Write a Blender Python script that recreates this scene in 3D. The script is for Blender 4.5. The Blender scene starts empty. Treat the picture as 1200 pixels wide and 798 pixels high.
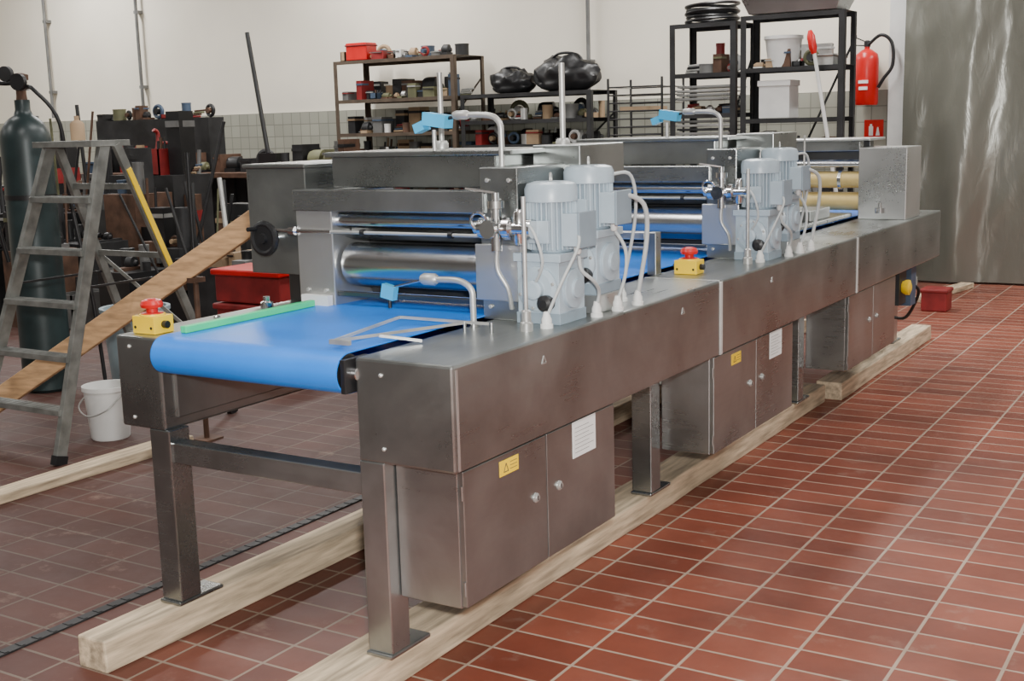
import bpy, bmesh, math, random
from mathutils import Vector, Matrix, noise
random.seed(7)
V = Vector
scene = bpy.context.scene

# ------------------------------------------------------------------ materials
def new_mat(name):
    m = bpy.data.materials.new(name); m.use_nodes = True
    return m, m.node_tree.nodes, m.node_tree.links, m.node_tree.nodes["Principled BSDF"]

def plain(name, col, rough=0.5, metal=0.0, var=0.12, scale=8.0, bump=0.0, stretch=(1,1,1)):
    m, n, l, b = new_mat(name)
    tc = n.new("ShaderNodeTexCoord"); mp = n.new("ShaderNodeMapping"); mp.inputs["Scale"].default_value = stretch
    nz = n.new("ShaderNodeTexNoise"); nz.inputs["Scale"].default_value = scale; nz.inputs["Detail"].default_value = 5
    l.new(tc.outputs["Object"], mp.inputs[0]); l.new(mp.outputs[0], nz.inputs["Vector"])
    r = n.new("ShaderNodeValToRGB")
    r.color_ramp.elements[0].position = 0.3; r.color_ramp.elements[1].position = 0.7
    r.color_ramp.elements[0].color = (*[c*(1-var) for c in col], 1)
    r.color_ramp.elements[1].color = (*[min(1, c*(1+var)) for c in col], 1)
    l.new(nz.outputs["Fac"], r.inputs[0]); l.new(r.outputs[0], b.inputs["Base Color"])
    mr = n.new("ShaderNodeMapRange"); mr.inputs["To Min"].default_value = max(0.03, rough-0.1); mr.inputs["To Max"].default_value = min(1, rough+0.1)
    l.new(nz.outputs["Fac"], mr.inputs["Value"]); l.new(mr.outputs[0], b.inputs["Roughness"])
    b.inputs["Metallic"].default_value = metal
    if bump:
        bp = n.new("ShaderNodeBump"); bp.inputs["Strength"].default_value = bump; bp.inputs["Distance"].default_value = 0.01
        l.new(nz.outputs["Fac"], bp.inputs["Height"]); l.new(bp.outputs[0], b.inputs["Normal"])
    return m

def steel_mat(name, c0, c1, r0, r1, stretch=(1, 1, 1), metal=1.0, blot=1.6, detail=4):
    m, n, l, b = new_mat(name)
    tc = n.new("ShaderNodeTexCoord")
    mp = n.new("ShaderNodeMapping"); mp.inputs["Scale"].default_value = stretch
    l.new(tc.outputs["Object"], mp.inputs[0])
    a = n.new("ShaderNodeTexNoise"); a.inputs["Scale"].default_value = blot; a.inputs["Detail"].default_value = detail; a.inputs["Roughness"].default_value = 0.55; a.inputs["Distortion"].default_value = 0.3
    l.new(tc.outputs["Object"], a.inputs["Vector"])
    g = n.new("ShaderNodeTexNoise"); g.inputs["Scale"].default_value = 90; g.inputs["Detail"].default_value = 2
    l.new(mp.outputs[0], g.inputs["Vector"])
    r = n.new("ShaderNodeValToRGB"); r.color_ramp.elements[0].position = 0.3; r.color_ramp.elements[1].position = 0.7
    r.color_ramp.elements[0].color = (*c0, 1); r.color_ramp.elements[1].color = (*c1, 1)
    l.new(a.outputs["Fac"], r.inputs[0]); l.new(r.outputs[0], b.inputs["Base Color"])
    ms = n.new("ShaderNodeMath"); ms.operation = 'MULTIPLY'; ms.inputs[1].default_value = 0.35
    l.new(g.outputs["Fac"], ms.inputs[0])
    mx = n.new("ShaderNodeMath"); mx.operation = 'ADD'
    l.new(a.outputs["Fac"], mx.inputs[0]); l.new(ms.outputs[0], mx.inputs[1])
    mr = n.new("ShaderNodeMapRange"); mr.inputs["From Min"].default_value = 0.45; mr.inputs["From Max"].default_value = 0.95
    mr.inputs["To Min"].default_value = r0; mr.inputs["To Max"].default_value = r1
    l.new(mx.outputs[0], mr.inputs["Value"]); l.new(mr.outputs[0], b.inputs["Roughness"])
    bp = n.new("ShaderNodeBump"); bp.inputs["Strength"].default_value = 0.03; bp.inputs["Distance"].default_value = 0.001
    l.new(g.outputs["Fac"], bp.inputs["Height"]); l.new(bp.outputs[0], b.inputs["Normal"])
    b.inputs["Metallic"].default_value = metal
    return m

STEEL = steel_mat("brushed_stainless", (0.205, 0.215, 0.21), (0.40, 0.42, 0.41), 0.24, 0.42, (1, 0.04, 1), 0.91, 2.3, 6)
STEELX = steel_mat("brushed_stainless_cross", (0.23, 0.24, 0.235), (0.46, 0.475, 0.47), 0.22, 0.4, (0.04, 1, 1), 0.91, 2.3, 6)
STEELL = steel_mat("light_stainless", (0.5, 0.51, 0.5), (0.68, 0.68, 0.67), 0.25, 0.4, (1, 1, 1), 0.85)
STEELR = steel_mat("ground_roller_steel", (0.5, 0.51, 0.51), (0.6, 0.6, 0.6), 0.2, 0.28, (1, 1, 1), 1.0)
CHROME = steel_mat("chrome", (0.62, 0.62, 0.62), (0.78, 0.78, 0.78), 0.1, 0.22)
DARKST = steel_mat("dark_steel", (0.10, 0.10, 0.10), (0.18, 0.18, 0.175), 0.28, 0.42, (1, 1, 1), 0.95)
SEAM = plain("seam_sealant", (0.62, 0.62, 0.6), 0.4, 0.2)
ALU = plain("ladder_aluminium", (0.22, 0.225, 0.21), 0.5, 0.6, 0.35, 12)
BLUE = plain("blue_belt", (0.012, 0.22, 0.84), 0.34, 0, 0.06, 5)
GREEN = plain("green_strip", (0.02, 0.66, 0.25), 0.4, 0, 0.1)
MOTOR = plain("motor_paint_bluegrey", (0.38, 0.46, 0.52), 0.34, 0, 0.12, 10)
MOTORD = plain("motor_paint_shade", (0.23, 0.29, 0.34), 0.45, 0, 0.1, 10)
CYAN = plain("light_blue_plastic", (0.05, 0.42, 0.72), 0.4)
BLACK = plain("black_plastic", (0.012, 0.012, 0.013), 0.4)
YELLOW = plain("yellow_plastic", (0.9, 0.6, 0.015), 0.4, 0, 0.06)
RED = plain("red_plastic", (0.58, 0.010, 0.010), 0.32, 0, 0.1)
REDP = plain("dull_red_paint", (0.22, 0.014, 0.014), 0.5, 0, 0.3)
WHITE = plain("white_plastic", (0.7, 0.7, 0.68), 0.45, 0, 0.06)
PAPER = plain("paper", (0.8, 0.8, 0.78), 0.8, 0, 0.03)
INK = plain("ink", (0.06, 0.06, 0.07), 0.8)
CABLE = plain("grey_cable", (0.46, 0.49, 0.49), 0.5)
WOOD = plain("pale_wood", (0.52, 0.41, 0.28), 0.8, 0, 0.4, 7, 0.4, (6, 0.6, 6))
WOODO = plain("orange_wood", (0.54, 0.33, 0.17), 0.7, 0, 0.3, 9, 0.3, (1, 1, 5))
BRASS = plain("ochre_roll", (0.66, 0.50, 0.20), 0.4, 0.2)
GASGREEN = plain("cylinder_green", (0.020, 0.034, 0.035), 0.38, 0.1, 0.3, 6)
DARK = plain("dark_grey_paint", (0.028, 0.028, 0.029), 0.55, 0.3, 0.4, 6)
GREY = plain("grey_paint", (0.15, 0.15, 0.145), 0.55, 0.2, 0.25, 6)
RUST = plain("rusty_brown", (0.10, 0.052, 0.032), 0.7, 0.2, 0.4, 9)
TAN = plain("cardboard", (0.36, 0.25, 0.15), 0.8, 0, 0.15)
NAVY = plain("blue_grey_plastic", (0.05, 0.08, 0.13), 0.5)
BRIGHT = plain("galvanised", (0.5, 0.5, 0.48), 0.4, 0.6, 0.2)
BINM = plain("bin_grey", (0.26, 0.33, 0.36), 0.5)
OLIVE = plain("olive_drab", (0.12, 0.12, 0.06), 0.6, 0, 0.3)

# ------------------------------------------------------------------ mesh builder
class MB:
    def __init__(s): s.bm = bmesh.new(); s.mats = []
    def mi(s, m):
        if m not in s.mats: s.mats.append(m)
        return s.mats.index(m)
    def face(s, vs, m, smooth=False):
        try: f = s.bm.faces.new(vs)
        except ValueError: return
        f.material_index = s.mi(m); f.smooth = smooth
    def hexa(s, pts, m):
        v = [s.bm.verts.new(p) for p in pts]
        for q in ((0,3,2,1),(4,5,6,7),(0,1,5,4),(1,2,6,5),(2,3,7,6),(3,0,4,7)):
            s.face([v[i] for i in q], m)
    def box(s, x0, x1, y0, y1, z0, z1, m, rot=None, piv=None):
        pts = [V(p) for p in ((x0,y0,z0),(x1,y0,z0),(x1,y1,z0),(x0,y1,z0),(x0,y0,z1),(x1,y0,z1),(x1,y1,z1),(x0,y1,z1))]
        if rot is not None:
            c = V(piv) if piv else V(((x0+x1)/2, (y0+y1)/2, (z0+z1)/2))
            pts = [c + rot @ (p-c) for p in pts]
        s.hexa(pts, m)
    def bar(s, p0, p1, w, h, m, side=V((1,0,0))):
        p0, p1 = V(p0), V(p1); d = (p1-p0).normalized()
        a = side - d*side.dot(d)
        a.normalize(); b = d.cross(a)
        pts = []
        for p in (p0, p1):
            for sx, sy in ((-1,-1),(1,-1),(1,1),(-1,1)):
                pts.append(p + a*sx*w/2 + b*sy*h/2)
        s.hexa(pts, m)
    def rev(s, o, d, prof, m, seg=28, smooth=True):
        o = V(o); d = V(d).normalized()
        a = d.orthogonal().normalized(); b = d.cross(a)
        rings = []
        for r, h in prof:
            rings.append([s.bm.verts.new(o + d*h + (a*math.cos(2*math.pi*i/seg) + b*math.sin(2*math.pi*i/seg))*max(r, 1e-4)) for i in range(seg)])
        for k in range(len(rings)-1):
            flat = abs(prof[k+1][1]-prof[k][1]) < 0.25*abs(prof[k+1][0]-prof[k][0])
            for i in range(seg):
                j = (i+1) % seg
                s.face([rings[k][i], rings[k][j], rings[k+1][j], rings[k+1][i]], m, smooth and not flat)
        s.face(list(reversed(rings[0])), m); s.face(rings[-1], m)
    def cyl(s, p0, p1, r, m, r1=None, seg=24):
        p0, p1 = V(p0), V(p1)
        s.rev(p0, p1-p0, [(r, 0), (r if r1 is None else r1, (p1-p0).length)], m, seg)
    def tube(s, pts, r, m, seg=10, sub=6, closed=False):
        pts = [V(p) for p in pts]
        path = []
        n = len(pts)
        for i in range(n-1):
            p0 = pts[max(i-1, 0)]; p1 = pts[i]; p2 = pts[i+1]; p3 = pts[min(i+2, n-1)]
            for k in range(sub):
                t = k/sub
                path.append(0.5*((2*p1) + (p2-p0)*t + (2*p0-5*p1+4*p2-p3)*t*t + (3*p1-p0-3*p2+p3)*t**3))
        path.append(pts[-1])
        tn = (path[1]-path[0]).normalized(); a = tn.orthogonal().normalized()
        rings = []
        for i, p in enumerate(path):
            t = (path[min(i+1, len(path)-1)] - path[max(i-1, 0)]).normalized()
            a = (a - t*a.dot(t)).normalized(); b = t.cross(a)
            rings.append([s.bm.verts.new(p + (a*math.cos(2*math.pi*j/seg) + b*math.sin(2*math.pi*j/seg))*r) for j in range(seg)])
        for k in range(len(rings)-1):
            for i in range(seg):
                j = (i+1) % seg
                s.face([rings[k][i], rings[k][j], rings[k+1][j], rings[k+1][i]], m, True)
        s.face(list(reversed(rings[0])), m); s.face(rings[-1], m)
    def torus(s, c, axis, R, r, m, seg=28, rs=8):
        c = V(c); d = V(axis).normalized(); a = d.orthogonal().normalized(); b = d.cross(a)
        rings = []
        for i in range(seg):
            t = 2*math.pi*i/seg; e = a*math.cos(t)+b*math.sin(t)
            rings.append([s.bm.verts.new(c + e*(R + r*math.cos(2*math.pi*j/rs)) + d*r*math.sin(2*math.pi*j/rs)) for j in range(rs)])
        for i in range(seg):
            for j in range(rs):
                k = (i+1) % seg; q = (j+1) % rs
                s.face([rings[i][j], rings[k][j], rings[k][q], rings[i][q]], m, True)
    def done(s, name, parent=None, bevel=0.0, origin=None):
        bmesh.ops.recalc_face_normals(s.bm, faces=s.bm.faces)
        if origin is None:
            xs = [v.co for v in s.bm.verts]
            origin = V(((min(v.x for v in xs)+max(v.x for v in xs))/2, (min(v.y for v in xs)+max(v.y for v in xs))/2, min(v.z for v in xs)))
        origin = V(origin)
        if parent is not None: origin = V((0, 0, 0))
        bmesh.ops.translate(s.bm, verts=s.bm.verts, vec=-origin)
        for e in s.bm.edges:
            if len(e.link_faces) == 2 and e.calc_face_angle(0) > math.radians(40): e.smooth = False
        me = bpy.data.meshes.new(name); s.bm.to_mesh(me); s.bm.free()
        for m in s.mats: me.materials.append(m)
        o = bpy.data.objects.new(name, me); scene.collection.objects.link(o)
        o.location = origin
        if bevel:
            md = o.modifiers.new("bevel", 'BEVEL'); md.width = bevel; md.segments = 2; md.limit_method = 'ANGLE'; md.angle_limit = math.radians(50)
        if parent is not None: o.parent = parent
        return o

def empty(name):
    e = bpy.data.objects.new(name, None); scene.collection.objects.link(e); e.empty_display_size = 0.2
    return e
def RZ(a): return Matrix.Rotation(math.radians(a), 3, 'Z')
def RX(a): return Matrix.Rotation(math.radians(a), 3, 'X')
def RY(a): return Matrix.Rotation(math.radians(a), 3, 'Y')

# ------------------------------------------------------------------ room
def floor_mat():
    m, n, l, b = new_mat("red_quarry_tiles")
    tc = n.new("ShaderNodeTexCoord")
    br = n.new("ShaderNodeTexBrick"); br.offset = 0.0; br.squash = 1.0
    br.inputs["Scale"].default_value = 1.0
    br.inputs["Brick Width"].default_value = 0.275; br.inputs["Row Height"].default_value = 0.14
    br.inputs["Mortar Size"].default_value = 0.006; br.inputs["Mortar Smooth"].default_value = 0.3; br.inputs["Bias"].default_value = 0
    br.inputs["Color1"].default_value = (0.19, 0.044, 0.024, 1); br.inputs["Color2"].default_value = (0.31, 0.086, 0.050, 1)
    br.inputs["Mortar"].default_value = (0.46, 0.35, 0.27, 1)
    l.new(tc.outputs["Object"], br.inputs["Vector"])
    n1 = n.new("ShaderNodeTexNoise"); n1.inputs["Scale"].default_value = 1.3; n1.inputs["Detail"].default_value = 8; n1.inputs["Roughness"].default_value = 0.65
    l.new(tc.outputs["Object"], n1.inputs["Vector"])
    r1 = n.new("ShaderNodeValToRGB"); r1.color_ramp.elements[0].position = 0.3; r1.color_ramp.elements[0].color = (0.55, 0.5, 0.46, 1)
    r1.color_ramp.elements[1].position = 0.7; r1.color_ramp.elements[1].color = (1.1, 1.1, 1.1, 1)
    l.new(n1.outputs["Fac"], r1.inputs[0])
    mul = n.new("ShaderNodeMixRGB"); mul.blend_type = 'MULTIPLY'; mul.inputs[0].default_value = 1
    l.new(br.outputs["Color"], mul.inputs[1]); l.new(r1.outputs[0], mul.inputs[2])
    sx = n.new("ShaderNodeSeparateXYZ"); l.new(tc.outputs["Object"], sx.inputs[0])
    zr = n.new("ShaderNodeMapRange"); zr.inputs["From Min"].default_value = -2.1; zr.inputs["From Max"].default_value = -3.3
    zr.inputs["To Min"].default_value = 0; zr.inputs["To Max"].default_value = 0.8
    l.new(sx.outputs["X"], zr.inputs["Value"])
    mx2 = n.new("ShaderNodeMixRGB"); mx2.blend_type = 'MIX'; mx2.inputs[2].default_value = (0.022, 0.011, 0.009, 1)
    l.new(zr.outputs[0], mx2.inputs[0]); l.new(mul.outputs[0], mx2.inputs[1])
    n2 = n.new("ShaderNodeTexNoise"); n2.inputs["Scale"].default_value = 5; n2.inputs["Detail"].default_value = 10; n2.inputs["Roughness"].default_value = 0.7
    l.new(tc.outputs["Object"], n2.inputs["Vector"])
    r2 = n.new("ShaderNodeValToRGB"); r2.color_ramp.elements[0].position = 0.58; r2.color_ramp.elements[0].color = (0, 0, 0, 1)
    r2.color_ramp.elements[1].position = 0.82; r2.color_ramp.elements[1].color = (0.55, 0.55, 0.55, 1)
    l.new(n2.outputs["Fac"], r2.inputs[0])
    mx = n.new("ShaderNodeMixRGB"); mx.inputs[2].default_value = (0.38, 0.28, 0.22, 1)
    l.new(r2.outputs[0], mx.inputs[0]); l.new(mx2.outputs[0], mx.inputs[1]); l.new(mx.outputs[0], b.inputs["Base Color"])
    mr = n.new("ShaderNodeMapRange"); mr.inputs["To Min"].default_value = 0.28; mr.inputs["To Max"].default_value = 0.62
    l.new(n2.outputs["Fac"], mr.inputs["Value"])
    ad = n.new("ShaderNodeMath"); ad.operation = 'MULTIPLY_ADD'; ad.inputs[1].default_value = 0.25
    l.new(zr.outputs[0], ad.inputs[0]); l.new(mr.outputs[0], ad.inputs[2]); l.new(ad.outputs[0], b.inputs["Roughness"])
    bp = n.new("ShaderNodeBump"); bp.inputs["Strength"].default_value = 0.4; bp.inputs["Distance"].default_value = 0.003; bp.invert = True
    l.new(br.outputs["Fac"], bp.inputs["Height"]); l.new(bp.outputs[0], b.inputs["Normal"])
    return m

def tile_mat():
    m, n, l, b = new_mat("wall_tiles")
    tc = n.new("ShaderNodeTexCoord"); sp = n.new("ShaderNodeSeparateXYZ"); cb = n.new("ShaderNodeCombineXYZ")
    l.new(tc.outputs["Object"], sp.inputs[0]); l.new(sp.outputs["X"], cb.inputs["X"]); l.new(sp.outputs["Z"], cb.inputs["Y"])
    br = n.new("ShaderNodeTexBrick"); br.offset = 0.0
    br.inputs["Brick Width"].default_value = 0.15; br.inputs["Row Height"].default_value = 0.15; br.inputs["Mortar Size"].default_value = 0.005
    br.inputs["Color1"].default_value = (0.30, 0.30, 0.25, 1); br.inputs["Color2"].default_value = (0.36, 0.36, 0.30, 1); br.inputs["Mortar"].default_value = (0.19, 0.19, 0.16, 1)
    br.inputs["Scale"].default_value = 1.0
    l.new(cb.outputs[0], br.inputs["Vector"]); l.new(br.outputs["Color"], b.inputs["Base Color"])
    b.inputs["Roughness"].default_value = 0.4
    return m

WALL = plain("cream_wall_paint", (0.82, 0.765, 0.65), 0.8, 0, 0.05, 1.2)
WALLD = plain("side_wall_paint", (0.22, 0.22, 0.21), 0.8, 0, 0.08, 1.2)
CEIL = plain("ceiling_paint", (0.4, 0.4, 0.38), 0.8, 0, 0.04, 1.2)

def room_box(name, x0, x1, y0, y1, z0, z1, m):
    b = MB(); b.box(x0, x1, y0, y1, z0, z1, m); return b.done(name, origin=(0, 0, 0))
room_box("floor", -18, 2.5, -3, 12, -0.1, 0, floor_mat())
room_box("wall_back", -18.1, 2.6, 12.05, 12.2, -0.1, 4.9, WALL)
room_box("wall_left", -18.2, -18.0, -3, 12.05, -0.1, 4.9, WALL)
room_box("wall_right", 2.5, 2.65, -3, 12.05, -0.1, 4.9, WALLD)
room_box("wall_front", -18.1, 2.6, -3.15, -3, -0.1, 4.9, WALLD)
room_box("ceiling", -18.2, 2.65, -3.15, 12.2, 4.9, 5.0, CEIL)
room_box("trim_1", -18, -3.12, 12.0, 12.05, 0, 1.8, tile_mat())
room_box("trim_2", -3.12, -2.96, 11.9, 12.05, 0, 4.9, WHITE)
b = MB()
for x in (-15.2, -13.3, -6.35):
    b.cyl((x, 11.97, 1.85), (x, 11.97, 4.9), 0.022, GREY, seg=12)
    for z in (2.2, 3.2, 4.2): b.box(x-0.04, x+0.04, 11.96, 12.05, z, z+0.04, GREY)
b.done("wall_conduit")
b = MB(); b.box(-3.262, -3.222, -1.0, 11.0, 0.0, 0.006, DARK)
for i in range(200): b.box(-3.258, -3.226, -1+0.06*i, -0.985+0.06*i, 0.004, 0.008, DARK)
b.done("floor_drain")

# plastic film curtain, right background
m, n, l, bs = new_mat("plastic_film")
bs.inputs["Metallic"].default_value = 0.3; bs.inputs["Specular IOR Level"].default_value = 0.8
tc = n.new("ShaderNodeTexCoord"); mp = n.new("ShaderNodeMapping"); mp.inputs["Scale"].default_value = (1.5, 2, 0.5)
nz = n.new("ShaderNodeTexNoise"); nz.inputs["Scale"].default_value = 1.0; nz.inputs["Detail"].default_value = 4
rp = n.new("ShaderNodeValToRGB"); rp.color_ramp.elements[0].position = 0.35; rp.color_ramp.elements[0].color = (0.14, 0.14, 0.115, 1)
rp.color_ramp.elements[1].position = 0.75; rp.color_ramp.elements[1].color = (0.20, 0.20, 0.17, 1)
l.new(tc.outputs["Object"], mp.inputs[0]); l.new(mp.outputs[0], nz.inputs["Vector"]); l.new(nz.outputs["Fac"], rp.inputs[0]); l.new(rp.outputs[0], bs.inputs["Base Color"])
bs.inputs["Roughness"].default_value = 0.24
nz2 = n.new("ShaderNodeTexNoise"); nz2.inputs["Scale"].default_value = 5; nz2.inputs["Detail"].default_value = 4; nz2.inputs["Distortion"].default_value = 0.8
l.new(mp.outputs[0], nz2.inputs["Vector"])
bpn = n.new("ShaderNodeBump"); bpn.inputs["Strength"].default_value = 0.3; bpn.inputs["Distance"].default_value = 0.02
l.new(nz2.outputs["Fac"], bpn.inputs["Height"]); l.new(bpn.outputs[0], bs.inputs["Normal"])
FILM = m
b = MB()
NX, NZ = 200, 70
grid = []
for i in range(NX+1):
    col = []
    x = -2.94 + 4.6*i/NX
    for k in range(NZ+1):
        z = 0.02 + 4.5*k/NZ
        y = 11.76 + 0.05*noise.noise(V((x*1.2+3, z*0.2, 0))) + 0.016*noise.noise(V((x*5+z*0.6, z*0.5, 4))) + 0.010*noise.noise(V((x*9-z*2.5, z*1.9, 7))) + 0.012*noise.noise(V((x*1.5, z*1.3, 9)))
        y -= 0.09*math.exp(-((x+2.46-0.06*z)/0.17)**2)
        col.append(b.bm.verts.new((x, y, z)))
    grid.append(col)
for i in range(NX):
    for k in range(NZ):
        b.face([grid[i][k], grid[i+1][k], grid[i+1][k+1], grid[i][k+1]], FILM, True)
b.cyl((-2.96, 11.8, 4.52), (1.7, 11.8, 4.52), 0.03, GREY)
b.done("plastic_film_curtain")

# ------------------------------------------------------------------ conveyor machine
mach = empty("conveyor_machine")
Y0, Y1 = 2.55, 8.08
ZT, ZB = 0.958, 0.667
secs = [(2.55, 4.375), (4.385, 6.215), (6.225, 8.08)]
b = MB()
for a, c in secs:
    b.box(-2.088, -1.765, a, c, ZB, ZT, STEEL)
    b.box(-3.04, -2.85, a, c, ZB, ZT, STEEL)
b.done("side_housings", mach, 0.008)
b = MB()
for y in (4.38, 6.22):
    b.box(-1.775, -1.762, y-0.011, y+0.011, ZB+0.003, ZT-0.004, SEAM)
    b.box(-2.086, -1.77, y-0.005, y+0.005, ZT-0.01, ZT+0.001, STEELL)
    b.box(-3.038, -2.852, y-0.006, y+0.006, ZB+0.003, ZT-0.003, STEELL)
b.box(-1.776, -1.7642, 2.562, 2.572, ZB+0.006, ZT-0.012, STEELL)  # corner-edge highlight put in as a strip of lighter steel, not a seam
def screw(p, d, r=0.006):
    b.rev(p, d, [(r, 0), (r, 0.003), (r*0.5, 0.006)], BRIGHT, 12)
for x, z in ((-2.0, 0.915), (-2.0, 0.71), (-2.98, 0.925), (-2.98, 0.70)):
    screw((x, 2.55, z), (0, -1, 0))
for y in (3.02, 4.02, 4.95):
    for (p, q) in (((0, 0.014), (-0.012, -0.008)), ((-0.012, -0.008), (0.012, -0.008)), ((0.012, -0.008), (0, 0.014))):
        b.bar((-1.764, y+p[0], 0.89+p[1]), (-1.764, y+q[0], 0.89+q[1]), 0.002, 0.003, STEELL)
b.done("seam_strips_and_corner_highlight", mach)

b = MB()
for y in (2.55, 4.25, 6.03, 7.93):
    for x0 in (-2.92, -2.088):
        b.box(x0, x0+0.085, y, y+0.085, 0.112, ZB+0.002, STEELX)
        b.box(x0-0.003, x0+0.088, y-0.01, y+0.18, 0.101, 0.113, STEELX)
    b.box(-2.84, -2.085, y+0.01, y+0.07, 0.565, 0.63, STEELX)
b.box(-2.86, -2.84, 2.60, 8.0, 0.70, 0.93, STEEL)
b.done("legs", mach, 0.004)

# belt
b = MB()
def racetrack(ya, yb, zc, r, n=16):
    pts = []
    for i in range(n+1):
        t = math.pi/2 + math.pi*i/n
        pts.append((ya + r*math.cos(t), zc + r*math.sin(t)))
    for i in range(n+1):
        t = -math.pi/2 + math.pi*i/n
        pts.append((yb + r*math.cos(t), zc + r*math.sin(t)))
    return pts
out = racetrack(2.56, 7.9, 0.911, 0.0585); inn = racetrack(2.56, 7.9, 0.911, 0.0545)
xs = (-2.835, -2.115)
vo = [[b.bm.verts.new((x, y, z)) for y, z in out] for x in xs]
vi = [[b.bm.verts.new((x, y, z)) for y, z in inn] for x in xs]
N = len(out)
for i in range(N):
    j = (i+1) % N
    b.face([vo[0][i], vo[0][j], vo[1][j], vo[1][i]], BLUE, True)
    b.face([vi[0][j], vi[0][i], vi[1][i], vi[1][j]], BLUE, True)
    for k in (0, 1): b.face([vo[k][i], vo[k][j], vi[k][j], vi[k][i]], BLUE)
b.done("belt", mach)
b = MB()
for y in (2.56, 7.9):
    b.cyl((-2.83, y, 0.911), (-2.12, y, 0.911), 0.054, DARKST)
    b.cyl((-2.86, y, 0.911), (-2.08, y, 0.911), 0.02, CHROME)
for y in (3.5, 4.4, 5.3, 6.2, 7.1):
    b.cyl((-2.83, y, 0.885), (-2.12, y, 0.885), 0.027, DARKST)
b.box(-2.112, -2.095, 2.515, 2.62, 0.86, 0.955, BLACK)
b.done("end_rollers", mach, 0.002)
b = MB()
b.box(-2.805, -2.78, 2.60, 3.2, 0.97, 0.992, GREEN)
b.done("green_guide_strip", mach, 0.003)
b = MB()
b.rev((-2.93, 3.12, ZT), (0, 0, 1), [(0.022, 0), (0.022, 0.03), (0.012, 0.035), (0.012, 0.05)], CHROME)
b.rev((-2.95, 2.9, ZT), (0, 0, 1), [(0.012, 0), (0.012, 0.01), (0.006, 0.015)], CHROME)
for p, q in (((-2.19, 2.585, 0.99), (-2.267, 3.0, 0.992)), ((-2.267, 3.0, 0.992), (-1.95, 3.03, 0.985)), ((-2.19, 2.585, 0.99), (-2.04, 3.02, 0.985)), ((-2.04, 2.80, 0.966), (-2.14, 2.73, 0.986))):
    b.bar(p, q, 0.008, 0.008, BRIGHT, V((0, 0, 1)))
b.box(-2.2, -2.13, 2.58, 2.592, 0.982, 0.995, BRIGHT)
b.cyl((-1.95, 3.03, ZT), (-1.95, 3.03, 0.99), 0.007, CHROME)
b.cyl((-2.04, 3.02, ZT), (-2.04, 3.02, 0.99), 0.006, CHROME)
b.tube([(-2.06, 3.10, ZT), (-2.06, 3.10, 1.03), (-2.065, 3.10, 1.075), (-2.11, 3.10, 1.10), (-2.20, 3.10, 1.10)], 0.010, BRIGHT)
b.rev((-2.06, 3.10, ZT), (0, 0, 1), [(0.02, 0), (0.02, 0.012), (0.012, 0.016)], CHROME)
b.rev((-2.25, 3.10, 1.10), (1, 0, 0), [(0.014, 0), (0.019, 0.01), (0.019, 0.05), (0.012, 0.06)], BRIGHT)
b.cyl((-2.25, 3.10, 1.095), (-2.40, 3.10, 1.06), 0.004, CHROME)
b.box(-2.405, -2.355, 3.088, 3.112, 1.03, 1.075, CYAN, RY(12))
b.cyl((-2.38, 3.10, 1.035), (-2.38, 3.10, 1.0), 0.006, BLACK)
b.done("belt_fittings", mach)

# cabinets
def cabinet(y0, y1, extra):
    b = MB()
    b.box(-2.0, -1.795, y0, y1, 0.272, ZB-0.002, STEELX)
    ym = (y0+y1)/2
    for a, c in ((y0+0.004, ym-0.003), (ym+0.003, y1-0.004)):
        b.box(-1.797, -1.778, a, c, 0.276, ZB-0.006, STEEL)
    b.done("cabinet_doors", mach, 0.003)
    b = MB()
    for y in (ym-0.07, ym+0.07):
        b.rev((-1.778, y, 0.485), (1, 0, 0), [(0.015, 0), (0.015, 0.004), (0.010, 0.006), (0.010, 0.009)], BRIGHT, 20)
        b.box(-1.771, -1.768, y-0.002, y+0.002, 0.478, 0.492, BLACK)
    for z in (0.33, 0.6):
        for y in (y0+0.006, y1-0.006): b.cyl((-1.785, y, z-0.02), (-1.785, y, z+0.02), 0.006, STEEL, seg=12)
    if extra > 0:
        yy = y0+0.235
        b.box(-1.778, -1.7765, yy-0.05, yy+0.05, 0.598, 0.642, YELLOW)
        for p, q in (((-0.03, -0.012), (-0.018, 0.012)), ((-0.018, 0.012), (-0.006, -0.012)), ((-0.03, -0.012), (-0.006, -0.012))):
            b.bar((-1.776, yy+p[0], 0.62+p[1]), (-1.776, yy+q[0], 0.62+q[1]), 0.001, 0.002, INK)
        for k in range(3): b.box(-1.7765, -1.776, yy+0.004, yy+0.042, 0.61+0.01*k, 0.6115+0.01*k, INK)
        yy = ym+0.235
        b.box(-1.778, -1.7765, yy-0.075, yy+0.075, 0.545, 0.66, PAPER)
        for k in range(7): b.box(-1.7765, -1.776, yy-0.062, yy+0.03+0.03*((k*7) % 2), 0.56+0.013*k, 0.5613+0.013*k, GREY)
    b.done("cabinet_fittings", mach)
cabinet(2.597, 3.494, 1); cabinet(4.34, 5.27, 1); cabinet(6.13, 7.05, 0)

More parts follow.
